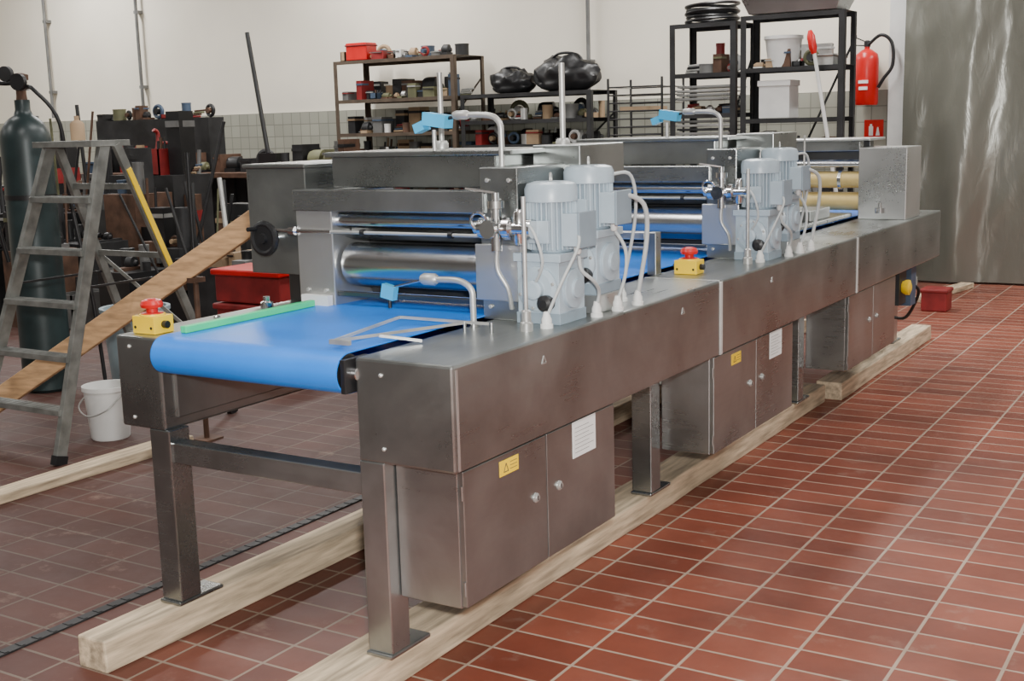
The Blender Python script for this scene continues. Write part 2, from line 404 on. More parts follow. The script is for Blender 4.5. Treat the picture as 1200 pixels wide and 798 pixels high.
# stations
def station(Y, posts):
    b = MB()
    b.box(-2.89, -2.73, Y, Y+0.36, ZT, 1.36, STEELL)
    b.box(-3.17, -2.892, Y+0.06, Y+0.48, 1.06, 1.44, STEEL)
    b.box(-3.18, -2.885, Y+0.05, Y+0.49, 1.44, 1.455, STEEL)
    b.box(-3.03, -2.895, Y+0.10, Y+0.44, ZT, 1.06, DARKST)
    b.box(-2.12, -1.98, Y, Y+0.36, ZT, 1.44, STEEL)
    b.box(-2.14, -1.965, Y-0.008, Y+0.0, 1.02, 1.20, STEELL)
    b.box(-2.892, -2.10, Y-0.012, Y+0.05, 1.295, 1.368, STEELX)
    b.box(-2.80, -2.121, Y+0.10, Y+0.46, 1.37, 1.475, STEEL)
    b.box(-2.82, -2.05, Y+0.085, Y+0.475, 1.475, 1.492, STEEL)
    b.box(-2.10, -1.92, Y+0.30, Y+0.62, 1.40, 1.50, STEEL)
    b.box(-2.07, -1.98, Y+0.36, Y+0.60, ZT, 1.40, DARKST)
    b.box(-2.728, -2.122, Y+0.10, Y+0.13, 1.19, 1.30, DARKST)
    b.box(-2.728, -2.122, Y+0.02, Y+0.10, 1.205, 1.212, STEELX, RX(-20))
    b.box(-2.728, -2.122, Y+0.01, Y+0.03, 1.0, 1.018, DARKST)
    b.box(-2.728, -2.122, Y+0.20, Y+0.24, 0.99, 1.30, DARK)
    b.done("station_frame", mach, 0.004)
    b = MB()
    b.rev((-2.73, Y+0.10, 1.105), (1, 0, 0), [(0.03, 0), (0.03, 0.012), (0.075, 0.0121), (0.075, 0.595), (0.03, 0.5951), (0.03, 0.61)], STEELR, 48)
    b.cyl((-2.73, Y+0.045, 1.262), (-2.12, Y+0.045, 1.262), 0.026, STEELR)
    b.cyl((-2.73, Y-0.006, 1.225), (-2.12, Y-0.006, 1.225), 0.006, BRIGHT, seg=14)
    for x in (-2.6, -2.24): b.rev((x, Y-0.006, 1.225), (1, 0, 0), [(0.011, 0), (0.011, 0.016)], BLACK, 14)
    b.cyl((-3.03, Y-0.01, 1.195), (-3.03, Y+0.06, 1.195), 0.012, CHROME)
    b.torus((-3.03, Y-0.015, 1.195), (0, 1, 0.0), 0.052, 0.012, BLACK)
    b.rev((-3.03, Y-0.022, 1.195), (0, 1, 0), [(0.048, 0), (0.048, 0.012)], BLACK)
    b.rev((-3.03, Y-0.035, 1.195), (0, 1, 0), [(0.018, 0), (0.022, 0.03)], BLACK)
    b.cyl((-3.065, Y-0.012, 1.23), (-3.065, Y-0.06, 1.23), 0.008, BLACK)
    b.cyl((-3.0, Y-0.006, 1.225), (-2.73, Y-0.006, 1.225), 0.007, CHROME, seg=12)
    b.rev((-2.89, Y-0.006, 1.225), (-1, 0, 0), [(0.015, 0), (0.015, 0.025)], CHROME, 16)
    for x, z in ((-2.85, 1.33), (-2.77, 1.33), (-2.85, 1.02), (-2.77, 1.02), (-2.09, 1.40), (-2.01, 1.40), (-2.09, 1.0), (-2.01, 1.0), (-2.05, 1.34)):
        b.rev((x, Y-0.001, z), (0, -1, 0), [(0.007, 0), (0.007, 0.005), (0.004, 0.006)], BRIGHT, 10)
    b.box(-2.86, -2.74, Y-0.03, Y-0.004, 0.965, 1.005, WHITE)
    z = 1.255
    b.rev((-2.11, Y-0.045, z), (1, 0, 0), [(0.02, 0), (0.02, 0.02), (0.033, 0.022), (0.033, 0.045), (0.02, 0.047), (0.02, 0.11), (0.036, 0.112), (0.036, 0.135), (0.022, 0.137), (0.022, 0.19), (0.03, 0.192), (0.03, 0.21)], CHROME)
    b.rev((-2.03, Y-0.05, z-0.07), (0, 0, 1), [(0.018, 0), (0.018, 0.13), (0.027, 0.132), (0.027, 0.155), (0.012, 0.157), (0.012, 0.18)], CHROME)
    b.rev((-1.95, Y-0.045, z-0.05), (0, 0, 1), [(0.012, 0), (0.018, 0.01), (0.018, 0.10), (0.01, 0.11)], CHROME)
    b.bar((-2.03, Y-0.05, z+0.11), (-2.12, Y-0.08, z+0.125), 0.014, 0.006, CHROME, V((0, 1, 0)))
    b.rev((-2.03, Y, z), (0, -1, 0), [(0.03, 0), (0.03, 0.03), (0.02, 0.03), (0.02, 0.09), (0.028, 0.09), (0.028, 0.105)], CHROME)
    b.tube([(-2.03, Y-0.05, z-0.07), (-2.03, Y-0.05, z-0.13), (-2.0, Y-0.04, z-0.19), (-2.0, Y-0.02, 1.0)], 0.008, BRIGHT)
    b.torus((-2.08, Y-0.07, z+0.02), (0, 1, 0.3), 0.03, 0.005, CHROME)
    b.cyl((-1.87, Y-0.15, ZT), (-1.87, Y-0.15, 1.36), 0.007, BRIGHT, seg=12)
    b.rev((-1.87, Y-0.15, ZT), (0, 0, 1), [(0.02, 0), (0.02, 0.025), (0.015, 0.03), (0.015, 0.06), (0.01, 0.065)], BRIGHT, 16)
    b.tube([(-2.09, Y+0.09, 1.44), (-2.09, Y+0.09, 1.53), (-2.095, Y+0.09, 1.575), (-2.13, Y+0.09, 1.60), (-2.22, Y+0.09, 1.605)], 0.010, BRIGHT)
    b.rev((-2.27, Y+0.09, 1.605), (1, 0, 0), [(0.011, 0), (0.015, 0.01), (0.015, 0.05), (0.010, 0.06)], BRIGHT)
    b.cyl((-2.27, Y+0.09, 1.60), (-2.42, Y+0.09, 1.575), 0.006, BLACK)
    b.box(-2.38, -2.29, Y+0.065, Y+0.115, 1.57, 1.612, CYAN, RY(8))
    b.box(-2.42, -2.38, Y+0.07, Y+0.11, 1.555, 1.585, CYAN, RY(-20))
    b.cyl((-2.35, Y+0.09, 1.56), (-2.35, Y+0.09, 1.492), 0.007, BRIGHT)
    if posts:
        for x, zt in ((-2.05, 1.77), (-2.55, 1.76)):
            b.cyl((x, Y+0.42, 1.48), (x, Y+0.42, zt), 0.010, BRIGHT, seg=16)
            b.rev((x, Y+0.42, 1.49), (0, 0, 1), [(0.025, 0), (0.025, 0.02), (0.018, 0.03)], BRIGHT, 16)
    b.done("station_rollers_and_valves", mach)
station(3.25, True); station(5.09, False)

# third station (discharge end)
b = MB()
Y = 7.28
b.box(-2.07, -1.79, Y, Y+0.34, ZT, 1.38, STEELL)
b.box(-2.98, -2.80, Y, Y+0.34, ZT, 1.38, STEEL)
b.box(-2.80, -2.07, Y+0.02, Y+0.10, 1.36, 1.42, STEELX)
b.box(-2.80, -2.07, Y+0.24, Y+0.32, 1.30, 1.42, DARKST)
b.box(-2.9, -2.0, Y-0.02, Y+0.32, 1.42, 1.435, STEELL)
b.box(-2.845, -2.092, 5.62, 7.24, 0.975, 1.0, STEELX)
b.box(-2.80, -2.12, 6.55, 6.9, 1.0, 1.06, STEEL)
b.done("discharge_frame", mach, 0.005)
b = MB()
b.cyl((-2.80, Y+0.06, 1.19), (-2.07, Y+0.06, 1.19), 0.05, BRASS)
b.cyl((-2.80, Y+0.08, 1.06), (-2.07, Y+0.08, 1.06), 0.055, BRASS)
b.cyl((-2.80, Y+0.03, 1.285), (-2.07, Y+0.03, 1.285), 0.02, STEELR)
for x in (-2.4, -2.2): b.rev((x, Y+0.06, 1.19), (1, 0, 0), [(0.058, 0), (0.058, 0.02)], STEELR)
b.rev((-1.93, Y-0.03, 1.0), (0, 0, 1), [(0.03, 0), (0.03, 0.03), (0.012, 0.03), (0.012, 0.06)], CHROME)
b.cyl((-2.35, Y-0.15, 1.46), (-2.35, Y-0.15, 1.0), 0.006, BRIGHT)
b.rev((-1.80, 7.3, 0.56), (1, 0, 0), [(0.035, 0), (0.045, 0.02), (0.045, 0.04), (0.02, 0.05)], YELLOW)
b.box(-1.96, -1.80, 7.22, 7.38, 0.46, 0.667, DARK)
b.box(-1.9, -1.8, 7.5, 7.62, 0.42, 0.667, NAVY)
b.rev((-1.85, 7.72, 0.45), (0, 0, 1), [(0.03, 0), (0.035, 0.02), (0.035, 0.12), (0.02, 0.14), (0.02, 0.217)], CHROME)
b.tube([(-1.85, 7.62, 0.55), (-1.8, 7.68, 0.5), (-1.82, 7.72, 0.42), (-1.9, 7.8, 0.3), (-2.0, 7.9, 0.28)], 0.01, BLACK)
b.done("discharge_rollers", mach)
b = MB()
b.box(-2.98, -2.86, 4.2, 4.9, ZT, 1.0, STEELX)
b.box(-2.85, -2.12, 4.45, 4.5, 1.10, 1.13, STEELL)
for x in (-2.86, -2.09): b.box(x-0.02, x+0.02, 4.45, 4.5, ZT, 1.13, STEELX)
b.box(-2.80, -2.2, 6.1, 6.5, 1.22, 1.24, STEELX)
for x in (-2.78, -2.22):
    for y in (6.12, 6.46): b.box(x-0.012, x+0.012, y, y+0.025, 1.0, 1.22, STEELX)
b.done("cross_braces", mach, 0.003)

# gear motors
def gear_motor(x, y, z, h, flip=1):
    b = MB()
    b.box(x-0.08, x+0.068, y-0.082, y+0.082, z+0.03, z+h*0.46, MOTOR)
    b.box(x-0.09, x+0.078, y-0.09, y+0.09, z+h*0.44, z+h*0.50, MOTOR)
    b.rev((x-0.005, y-0.075, z+h*0.25), (0, -1, 0), [(0.07, 0), (0.07, 0.018), (0.055, 0.024), (0.03, 0.026), (0.03, 0.045), (0.02, 0.048)], MOTOR)
    for k in range(6):
        t = math.pi*k/3+0.3; b.cyl((x-0.005+0.06*math.cos(t), y-0.09, z+h*0.25+0.06*math.sin(t)), (x-0.005+0.06*math.cos(t), y-0.099, z+h*0.25+0.06*math.sin(t)), 0.006, BRIGHT, seg=8)
    b.rev((x+0.035, y-0.09, z+h*0.16), (0, -1, 0), [(0.024, 0), (0.026, 0.03), (0.012, 0.036)], BLACK, 16)
    b.rev((x+0.066, y, z+h*0.24), (1, 0, 0), [(0.062, 0), (0.062, 0.014), (0.03, 0.018), (0.03, 0.026)], MOTOR)
    b.rev((x-0.075, y, z+h*0.25), (-1, 0, 0), [(0.06, 0), (0.06, 0.02), (0.03, 0.022), (0.03, 0.05), (0.018, 0.05), (0.018, 0.105)], MOTOR)
    b.box(x-0.085, x+0.072, y-0.085, y+0.085, z+0.0, z+0.035, MOTORD)
    for dx in (-0.07, 0.057):
        for dy in (-0.07, 0.07): b.cyl((x+dx, y+dy, z+0.03), (x+dx, y+dy, z+0.045), 0.009, BRIGHT, seg=8)
    zb, zt = z+h*0.50, z+h*0.86
    b.cyl((x, y, zb), (x, y, zt), 0.068, MOTORD)
    for k in range(30):
        t = 2*math.pi*k/30
        c, s_ = math.cos(t), math.sin(t)
        b.bar((x+0.070*c, y+0.070*s_, zb+0.008), (x+0.070*c, y+0.070*s_, zt), 0.018, 0.005, MOTOR, V((c, s_, 0)))
    b.rev((x, y, zt-0.004), (0, 0, 1), [(0.083, 0), (0.083, h*0.09), (0.076, h*0.125), (0.055, h*0.14)], MOTOR, 32)
    b.box(x+0.065, x+0.12, y-0.05, y+0.05, zb+0.02, zb+0.12, MOTOR)
    b.box(x+0.12, x+0.128, y-0.055, y+0.055, zb+0.015, zb+0.125, MOTORD)
    b.rev((x+0.09, y, zb+0.02), (0, 0, -1), [(0.012, 0), (0.012, 0.02), (0.009, 0.028)], WHITE, 12)
    b.box(x-0.035, x+0.035, y-0.085, y-0.072, zb+0.03, zb+0.10, MOTOR)
    b.torus((x, y, zt+h*0.15), (1, 0.4, 0), 0.016, 0.004, BRIGHT, 16, 6)
    return b.done("gear_motor", None, 0.004)

def gland(b, x, y, z=ZT):
    b.rev((x, y, z), (0, 0, 1), [(0.020, 0), (0.020, 0.012), (0.016, 0.013), (0.016, 0.028), (0.012, 0.036), (0.009, 0.05)], WHITE, 14)
for d in (0.0, 1.84):
    gear_motor(-1.895, 3.31+d, ZT, 0.44); gear_motor(-1.895, 3.56+d, ZT+0.06, 0.42)
    b = MB(); b.box(-1.985, -1.82, 3.47+d, 3.65+d, ZT, ZT+0.06, STEELL)
    b.done("motor_plinth", mach, 0.004)
    b = MB()
    for gx, gy in ((-1.84, 3.17), (-1.80, 3.42), (-1.795, 3.56), (-1.79, 3.70), (-1.88, 3.76)):
        gland(b, gx, gy+d)
    def cab(pts, r=0.006): b.tube([(p[0], p[1]+d, p[2]) for p in pts], r, CABLE)
    cab([(-1.80, 3.31, 1.165), (-1.795, 3.315, 1.12), (-1.775, 3.36, 1.08), (-1.785, 3.41, 1.04), (-1.80, 3.42, 0.99)])
    cab([(-1.80, 3.56, 1.22), (-1.775, 3.58, 1.16), (-1.775, 3.58, 1.08), (-1.795, 3.56, 0.99)])
    cab([(-1.78, 3.58, 1.34), (-1.745, 3.66, 1.30), (-1.755, 3.70, 1.18), (-1.79, 3.70, 0.99)], 0.008)
    cab([(-1.85, 3.64, 1.40), (-1.82, 3.72, 1.39), (-1.83, 3.77, 1.25), (-1.88, 3.76, 0.99)], 0.006)
    cab([(-1.78, 3.27, 1.24), (-1.76, 3.23, 1.20), (-1.79, 3.18, 1.10), (-1.84, 3.17, 0.99)], 0.005)
    cab([(-1.95, 3.20, 1.27), (-1.88, 3.16, 1.26), (-1.85, 3.17, 1.16), (-1.90, 3.20, 1.08)], 0.005)
    b.done("motor_cables", mach)

# emergency stops
def estop(x, y, z, rot=0):
    b = MB()
    b.box(x-0.048, x+0.048, y-0.04, y+0.04, z, z+0.055, YELLOW)
    b.rev((x, y, z+0.055), (0, 0, 1), [(0.036, 0), (0.034, 0.008), (0.018, 0.009), (0.018, 0.022), (0.033, 0.024), (0.036, 0.034), (0.030, 0.046), (0.015, 0.051)], RED, 28)
    b.rev((x, y, z+0.054), (0, 0, 1), [(0.041, 0), (0.040, 0.006)], YELLOW, 28)
    b.cyl((x-0.048, y, z+0.028), (x-0.066, y, z+0.028), 0.012, BLACK, seg=14)
    b.cyl((x+0.048, y, z+0.028), (x+0.066, y, z+0.028), 0.012, BLACK, seg=14)
    for dx in (-0.035, 0.035): b.cyl((x+dx, y-0.04, z+0.02), (x+dx, y-0.043, z+0.02), 0.005, BLACK, seg=8)
    b.done("emergency_stop_button", None, 0.006)
estop(-2.955, 2.63, ZT+0.001); estop(-1.97, 4.55, ZT+0.001)

# ------------------------------------------------------------------ beams on the floor
def beam(name, x0, x1, y0, y1, h, mat=WOOD, z0=0.0, skew=0.0):
    b = MB(); n_ = max(4, int((y1-y0)/0.25)); rings = []
    for i in range(n_+1):
        y = y0+(y1-y0)*i/n_; r = []
        sx = skew*(i/n_)
        for k, (x, z) in enumerate(((x0, z0), (x1, z0), (x1, z0+h), (x0, z0+h))):
            jx = noise.noise(V((y*1.7, k*3.1, x)))*0.012
            r.append(b.bm.verts.new((x+jx+sx, y, z + (0 if z == z0 else -abs(noise.noise(V((y*1.3, x*5, 2))))*0.003))))
        rings.append(r)
    for i in range(n_):
        for k in range(4):
            b.face([rings[i][k], rings[i][(k+1) % 4], rings[i+1][(k+1) % 4], rings[i+1][k]], mat)
    b.face(rings[0], mat); b.face(rings[-1], mat)
    b.done(name, None, 0.006)
beam("wooden_beam", -2.955, -2.83, 2.24, 6.4, 0.101)
beam("wooden_beam", -2.18, -2.02, 2.15, 6.55, 0.101)
beam("wooden_beam", -2.09, -1.95, 6.62, 8.75, 0.101)
beam("wooden_beam", -2.955, -2.83, 6.45, 8.7, 0.101)
beam("wooden_batten", -4.72, -4.60, 2.7, 4.3, 0.05)
beam("wooden_batten", -2.52, -2.40, 10.45, 11.5, 0.05, skew=0.2)

# ------------------------------------------------------------------ stepladder
b = MB()
ap_z = 1.53
FR = [V((-4.92, 3.72, 0)), V((-5.58, 3.72, 0))]; FT = [V((-4.88, 4.12, ap_z)), V((-5.28, 4.12, ap_z))]
BR = [V((-4.93, 4.92, 0)), V((-5.56, 4.92, 0))]; BT = [V((-4.86, 4.18, ap_z)), V((-5.30, 4.18, ap_z))]
for i in (0, 1):
    b.bar(FR[i], FT[i], 0.03, 0.06, ALU); b.bar(BR[i], BT[i], 0.025, 0.045, ALU)
    b.bar(FR[i]+V((0, 0, 0.0)), FR[i]+(FT[i]-FR[i])*0.03, 0.04, 0.07, BLACK)
    b.bar(BR[i], BR[i]+(BT[i]-BR[i])*0.03, 0.035, 0.055, BLACK)
for k in range(1, 6):
    t = k*0.165
    p = FR[0].lerp(FT[0], t); q = FR[1].lerp(FT[1], t)
    b.box(q.x, p.x, p.y-0.045, p.y+0.04, p.z-0.014, p.z+0.014, ALU)
    for j in range(4): b.box(q.x, p.x, p.y-0.038+0.02*j, p.y-0.032+0.02*j, p.z+0.014, p.z+0.017, ALU)
b.box(-5.30, -4.86, 4.03, 4.27, ap_z-0.01, ap_z+0.02, ALU)
for t in (0.3, 0.62, 0.86):
    p = BR[0].lerp(BT[0], t); q = BR[1].lerp(BT[1], t); b.bar(p, q, 0.03, 0.018, ALU, V((0, 0, 1)))
b.bar(BR[0].lerp(BT[0], 0.3), BR[1].lerp(BT[1], 0.62), 0.02, 0.008, ALU, V((0, 0, 1)))
b.bar(BR[0].lerp(BT[0], 0.55)+V((0.016, 0.0, 0)), BR[0].lerp(BT[0], 0.92)+V((0.016, 0.0, 0)), 0.006, 0.03, YELLOW)
for i in (0, 1):
    b.bar(FR[i].lerp(FT[i], 0.55), BR[i].lerp(BT[i], 0.55), 0.006, 0.012, BLACK)
b.done("stepladder", None, 0.003)
b = MB()
b.rev((-5.06, 4.12, ap_z+0.022), (0, 0, 1), [(0.035, 0), (0.035, 0.08), (0.028, 0.09), (0.012, 0.10), (0.012, 0.12)], TAN, 18)
b.done("paint_can")

# leaning timber, propped by a slim dark stand
b = MB(); b.bar((-5.85, 3.87, 0.08), (-4.3, 4.55, 1.14), 0.05, 0.115, WOODO, V((0.3, -1, 0)))
b.done("timber_plank", None, 0.005)
b = MB()
b.cyl((-4.62, 4.41, 0), (-4.62, 4.41, 0.84), 0.014, RUST, seg=12)
b.box(-4.68, -4.56, 4.35, 4.47, 0, 0.01, RUST); b.box(-4.65, -4.59, 4.37, 4.45, 0.825, 0.85, RUST)
b.done("prop_stand")

# gas cylinder
b = MB()
gx, gy = -6.5, 4.9
prof = [(0.13, 0), (0.15, 0.02), (0.15, 1.55)] + [(0.15*math.cos(t*math.pi/16)+0.0, 1.55+0.17*math.sin(t*math.pi/16)) for t in range(1, 7)] + [(0.045, 1.74), (0.045, 1.80)]
b.rev((gx, gy, 0), (0, 0, 1), prof, GASGREEN, 36)
b.rev((gx, gy, 1.78), (0, 0, 1), [(0.035, 0), (0.03, 0.05), (0.03, 0.13), (0.05, 0.14), (0.05, 0.17), (0.02, 0.18)], RUST, 18)
b.rev((gx, gy, 1.87), (1, -0.3, 0), [(0.018, 0), (0.018, 0.12)], BRIGHT, 14)
b.rev((gx+0.13, gy-0.1, 1.9), (0.3, -1, 0), [(0.05, 0), (0.05, 0.03)], BLACK, 22)
b.rev((gx+0.05, gy-0.12, 1.95), (0.3, -1, 0), [(0.045, 0), (0.045, 0.03)], DARK, 22)
b.tube([(gx+0.12, gy-0.05, 1.87), (gx+0.25, gy-0.1, 1.85), (gx+0.33, gy, 1.65), (gx+0.3, gy+0.05, 1.2), (gx+0.36, gy+0.1, 0.6), (gx+0.38, gy+0.13, 0.03)], 0.012, BLACK)
b.tube([(gx-0.02, gy-0.05, 1.9), (gx-0.25, gy-0.15, 1.85), (gx-0.3, gy-0.1, 1.4), (gx-0.28, gy, 0.8)], 0.014, BLACK)
b.rev((gx, gy, 1.2), (0, 0, 1), [(0.153, 0), (0.153, 0.03)], BLACK, 36)
b.done("gas_cylinder")
b = MB()
b.rev((-5.13, 4.22, 0), (0, 0, 1), [(0.095, 0), (0.10, 0.01), (0.12, 0.26), (0.128, 0.262), (0.128, 0.285), (0.118, 0.285), (0.095, 0.03)], WHITE, 32)
b.tube([(-5.25, 4.22, 0.25), (-5.24, 4.12, 0.18), (-5.13, 4.085, 0.14), (-5.02, 4.12, 0.18), (-5.01, 4.22, 0.25)], 0.004, BRIGHT)
b.done("plastic_bucket")
b = MB()
b.rev((-6.25, 5.42, 0), (0, 0, 1), [(0.17, 0), (0.18, 0.01), (0.21, 0.44), (0.225, 0.445), (0.225, 0.47), (0.2, 0.47), (0.17, 0.04)], BINM, 32)
b.done("grey_bin")

# ------------------------------------------------------------------ clutter helpers
JUNK = [DARK, DARK, BLACK, GREY, RUST, DARK, NAVY, REDP, GREY, TAN, BLACK, BRIGHT, OLIVE, RUST, WHITE, TAN]
HJ = [DARK, DARK, BLACK, GREY, RUST, DARK, BLACK, REDP, RUST, DARK, BLACK, NAVY, GREY, OLIVE]
def junk(b, x0, x1, y0, y1, z, hmax, wmax=0.3, mats=JUNK, hmin=0.05, wmin=0.07):
    x = x0
    while x < x1-0.06:
        w = random.uniform(wmin, wmax); w = min(w, x1-x)
        yc = random.uniform(y0, y0+(y1-y0)*0.4); d = min(random.uniform(0.08, 0.4), y1-yc)
        h = random.uniform(hmin, hmax); m = random.choice(mats); k = random.random(); cx = x+w/2; cy = yc+d/2
        if k < 0.24:
            b.box(cx-w*0.45, cx+w*0.45, yc, yc+d, z, z+h, m, RZ(random.uniform(-12, 12)))
            b.box(cx-w*0.47, cx+w*0.47, yc-0.01, yc+d+0.01, z+h*0.75, z+h*0.85, random.choice(mats))
        elif k < 0.45:
            r = min(w, d)*0.45
            b.rev((cx, cy, z), (0, 0, 1), [(r, 0), (r, h*0.9), (r*1.05, h*0.9), (r*1.05, h), (r*0.8, h), (r*0.5, h*0.96)], m, 18)
        elif k < 0.62:
            r = min(w*0.45, hmax*0.45)
            b.torus((cx, cy, z+r), (random.uniform(-.3, .3), 1, 0), r*0.75, r*0.25, m, 20, 8)
            b.cyl((cx, cy-0.05, z+r), (cx, cy+0.05, z+r), r*0.4, random.choice(mats), seg=14)
        elif k < 0.78:
            r = min(w*0.4, h*0.5)
            b.rev((cx-w*0.4, cy, z+r), (1, 0.2, 0), [(r*0.5, 0), (r*0.9, 0.02), (r, w*0.2), (r, w*0.6), (r*0.5, w*0.65), (r*0.3, w*0.8)], m, 18)
            b.box(cx-w*0.3, cx+w*0.3, yc, yc+d, z, z+r*0.5, random.choice(mats))
        elif k < 0.9:
            b.box(cx-w*0.45, cx+w*0.45, yc, yc+0.012, z, z+h*.7, m); b.box(cx-w*0.45, cx+w*0.45, yc+d-0.012, yc+d, z, z+h*.7, m)
            b.box(cx-w*0.45, cx-w*0.45+0.012, yc, yc+d, z, z+h*.7, m); b.box(cx+w*0.45-0.012, cx+w*0.45, yc, yc+d, z, z+h*.7, m)
            b.box(cx-w*0.44, cx+w*0.44, yc, yc+d, z, z+0.01, m)
            for q in range(3):
                b.cyl((cx-w*0.3+q*w*0.25, cy, z), (cx-w*0.3+q*w*0.3, cy+0.03, z+h*random.uniform(0.8, 1.1)), 0.012, random.choice(mats), seg=10)
        else:
            for q in range(4):
                b.cyl((cx-w*0.4, cy+0.02*q, z+0.012+0.022*q), (cx+w*random.uniform(.2, .6), cy+0.03*q, z+0.014+0.024*q), 0.011, random.choice(mats), seg=10)
        x += w*random.uniform(0.9, 1.05)

def shelf(x0, x1, y0, y1, levels, top, fills, mat=DARK, trays=()):
    e = empty("shelving_unit")
    b = MB()
    for x in (x0, x1):
        for y in (y0, y1):
            s = 1 if x == x0 else -1
            b.box(min(x, x+s*0.05), max(x, x+s*0.05), y-0.003, y+0.003, 0, top, mat)
            b.box(x-0.003, x+0.003, min(y, y+(0.05 if y == y0 else -0.05)), max(y, y+(0.05 if y == y0 else -0.05)), 0, top, mat)
    for z in levels:
        b.box(x0, x1, y0, y1, z-0.004, z, mat); b.box(x0, x1, y0-0.002, y0+0.002, z-0.04, z, mat); b.box(x0, x1, y1-0.002, y1+0.002, z-0.04, z, mat)
    b.bar((x0, y1, 0.3), (x1, y1, top-0.2), 0.02, 0.004, mat, V((0, 0, 1)))
    b.done("frame", e)
    b = MB()
    for z, h in fills:
        junk(b, x0+0.06, x1-0.06, y0+0.03, (y0+y1)/2, z, h*0.8, 0.18)
        junk(b, x0+0.06, x1-0.06, (y0+y1)/2, y1-0.03, z, h*1.1, 0.3, hmin=h*0.4)
    for z, n_ in trays:
        for k in range(n_):
            zz = z+k*0.036; jx = random.uniform(-0.015, 0.015); mt = random.choice((BRIGHT, GREY, DARK, STEELL))
            b.box(x0+0.07+jx, x1-0.07+jx, y0+0.03, y1-0.05, zz, zz+0.008, mt)
            b.box(x0+0.05+jx, x1-0.05+jx, y0+0.02, y0+0.035, zz+0.006, zz+0.024, mt)
    b.done("stored_parts", e)
    return e
shelf(-9.3, -7.62, 11.25, 11.85, [0.3, 0.75, 1.15, 1.52, 1.90, 2.34], 2.34, [(0.3, 0.35), (0.75, 0.3), (1.15, 0.28), (1.52, 0.27), (1.90, 0.3), (2.34, 0.2)], plain("shelf_brown", (0.09, 0.065, 0.045), 0.6, 0.2, 0.3))
shelf(-7.55, -5.95, 11.25, 11.85, [0.3, 0.75, 1.12, 1.36, 1.62, 1.90], 1.90, [(0.3, 0.3), (0.75, 0.25), (1.12, 0.2), (1.36, 0.2), (1.62, 0.22)])
shelf(-4.73, -4.10, 10.5, 11.0, [0.3, 0.8, 1.25, 1.62, 1.98, 2.42], 2.42, [(0.3, 0.35), (0.8, 0.3), (1.98, 0.3), (1.62, 0.1)], trays=((1.25, 9), (1.74, 4)))
shelf(-4.05, -3.13, 10.5, 10.85, [0.3, 0.8, 1.25, 1.56, 2.0, 2.45], 2.45, [(0.3, 0.35), (0.8, 0.3), (1.25, 0.22), (2.0, 0.2)])
def bag(name, x, y, z, w, d, h, m):
    b = MB()
    bmesh.ops.create_icosphere(b.bm, subdivisions=4, radius=1)
    for v in b.bm.verts:
        c = v.co.copy(); k = 1+0.22*noise.noise(c*2.2+V((x, 0, 0)))+0.05*noise.noise(c*6)
        v.co = V((x+c.x*w/2*k, y+c.y*d/2*k, z+max(0, (c.z*0.55+0.42))*h*k))
    b.mi(m)
    for f in b.bm.faces: f.smooth = True
    b.tube([(x-w*0.3, y-0.05, z+h*0.7), (x-w*0.1, y-0.06, z+h*1.0), (x+w*0.2, y-0.06, z+h*0.95), (x+w*0.32, y-0.05, z+h*0.6)], 0.014, m)
    b.done(name)
bag("black_holdall", -7.05, 11.55, 1.905, 0.52, 0.35, 0.27, BLACK); bag("black_holdall", -6.35, 11.5, 1.905, 0.76, 0.4, 0.38, BLACK)
b = MB(); b.box(-9.15, -8.85, 11.3, 11.5, 2.345, 2.54, RED); b.box(-9.16, -8.84, 11.29, 11.51, 2.50, 2.52, REDP); b.done("red_toolbox", None, 0.01)
b = MB()
for i in range(7): b.torus((-4.42, 10.75, 2.455+0.022*i), (0.05*(i % 3-1), 0.04*(i % 2), 1), 0.24-0.012*(i % 3), 0.014, BLACK, 36, 6)
b.done("coiled_hose")
b = MB()
b.hexa([V(p) for p in ((-3.98, 10.5, 2.46), (-3.2, 10.5, 2.46), (-3.2, 10.85, 2.46), (-3.98, 10.85, 2.46), (-4.06, 10.42, 2.66), (-3.12, 10.42, 2.66), (-3.12, 10.95, 2.66), (-4.06, 10.95, 2.66))], STEELL)
b.box(-4.08, -3.10, 10.40, 11.0, 2.66, 2.68, STEELL)
b.done("steel_trough", None, 0.004)
b = MB(); b.rev((-3.72, 10.68, 2.002), (0, 0, 1), [(0.13, 0), (0.16, 0.24), (0.17, 0.24), (0.17, 0.27), (0.15, 0.27)], WHITE, 28); b.done("plastic_bucket")
b = MB(); b.box(-3.90, -3.62, 10.55, 10.8, 1.562, 1.88, WHITE); b.box(-3.91, -3.61, 10.54, 10.81, 1.84, 1.89, PAPER); b.done("white_box", None, 0.005)
b = MB(); b.cyl((-3.08, 10.32, 0.7), (-3.35, 10.38, 2.11), 0.016, WHITE, seg=14); b.rev((-3.08, 10.32, 0.0), (0, 0, 1), [(0.12, 0), (0.12, 0.03), (0.03, 0.05), (0.03, 0.72)], BLACK, 18)
b.rev((-3.35, 10.38, 2.09), (-0.2, 0, 1), [(0.02, 0), (0.035, 0.05), (0.035, 0.15), (0.015, 0.2)], RED, 16)
b.done("hand_pump")
b = MB()
for x in (-5.52, -4.95):
    for y in (10.8, 11.3): b.cyl((x, y, 0), (x, y, 1.98), 0.012, DARK, seg=10)
for k in range(22):
    z = 0.3+k*0.076
    for y in (10.8, 11.3): b.cyl((-5.52, y, z), (-4.95, y, z), 0.007, DARK, seg=8)
    for x in (-5.52, -4.95): b.cyl((x, 10.8, z), (x, 11.3, z), 0.006, BRIGHT, seg=8)
b.box(-5.42, -5.1, 10.85, 11.25, 1.675, 1.71, TAN); b.box(-5.4, -5.1, 10.85, 11.25, 1.375, 1.42, BRIGHT)
b.done("wire_rack")

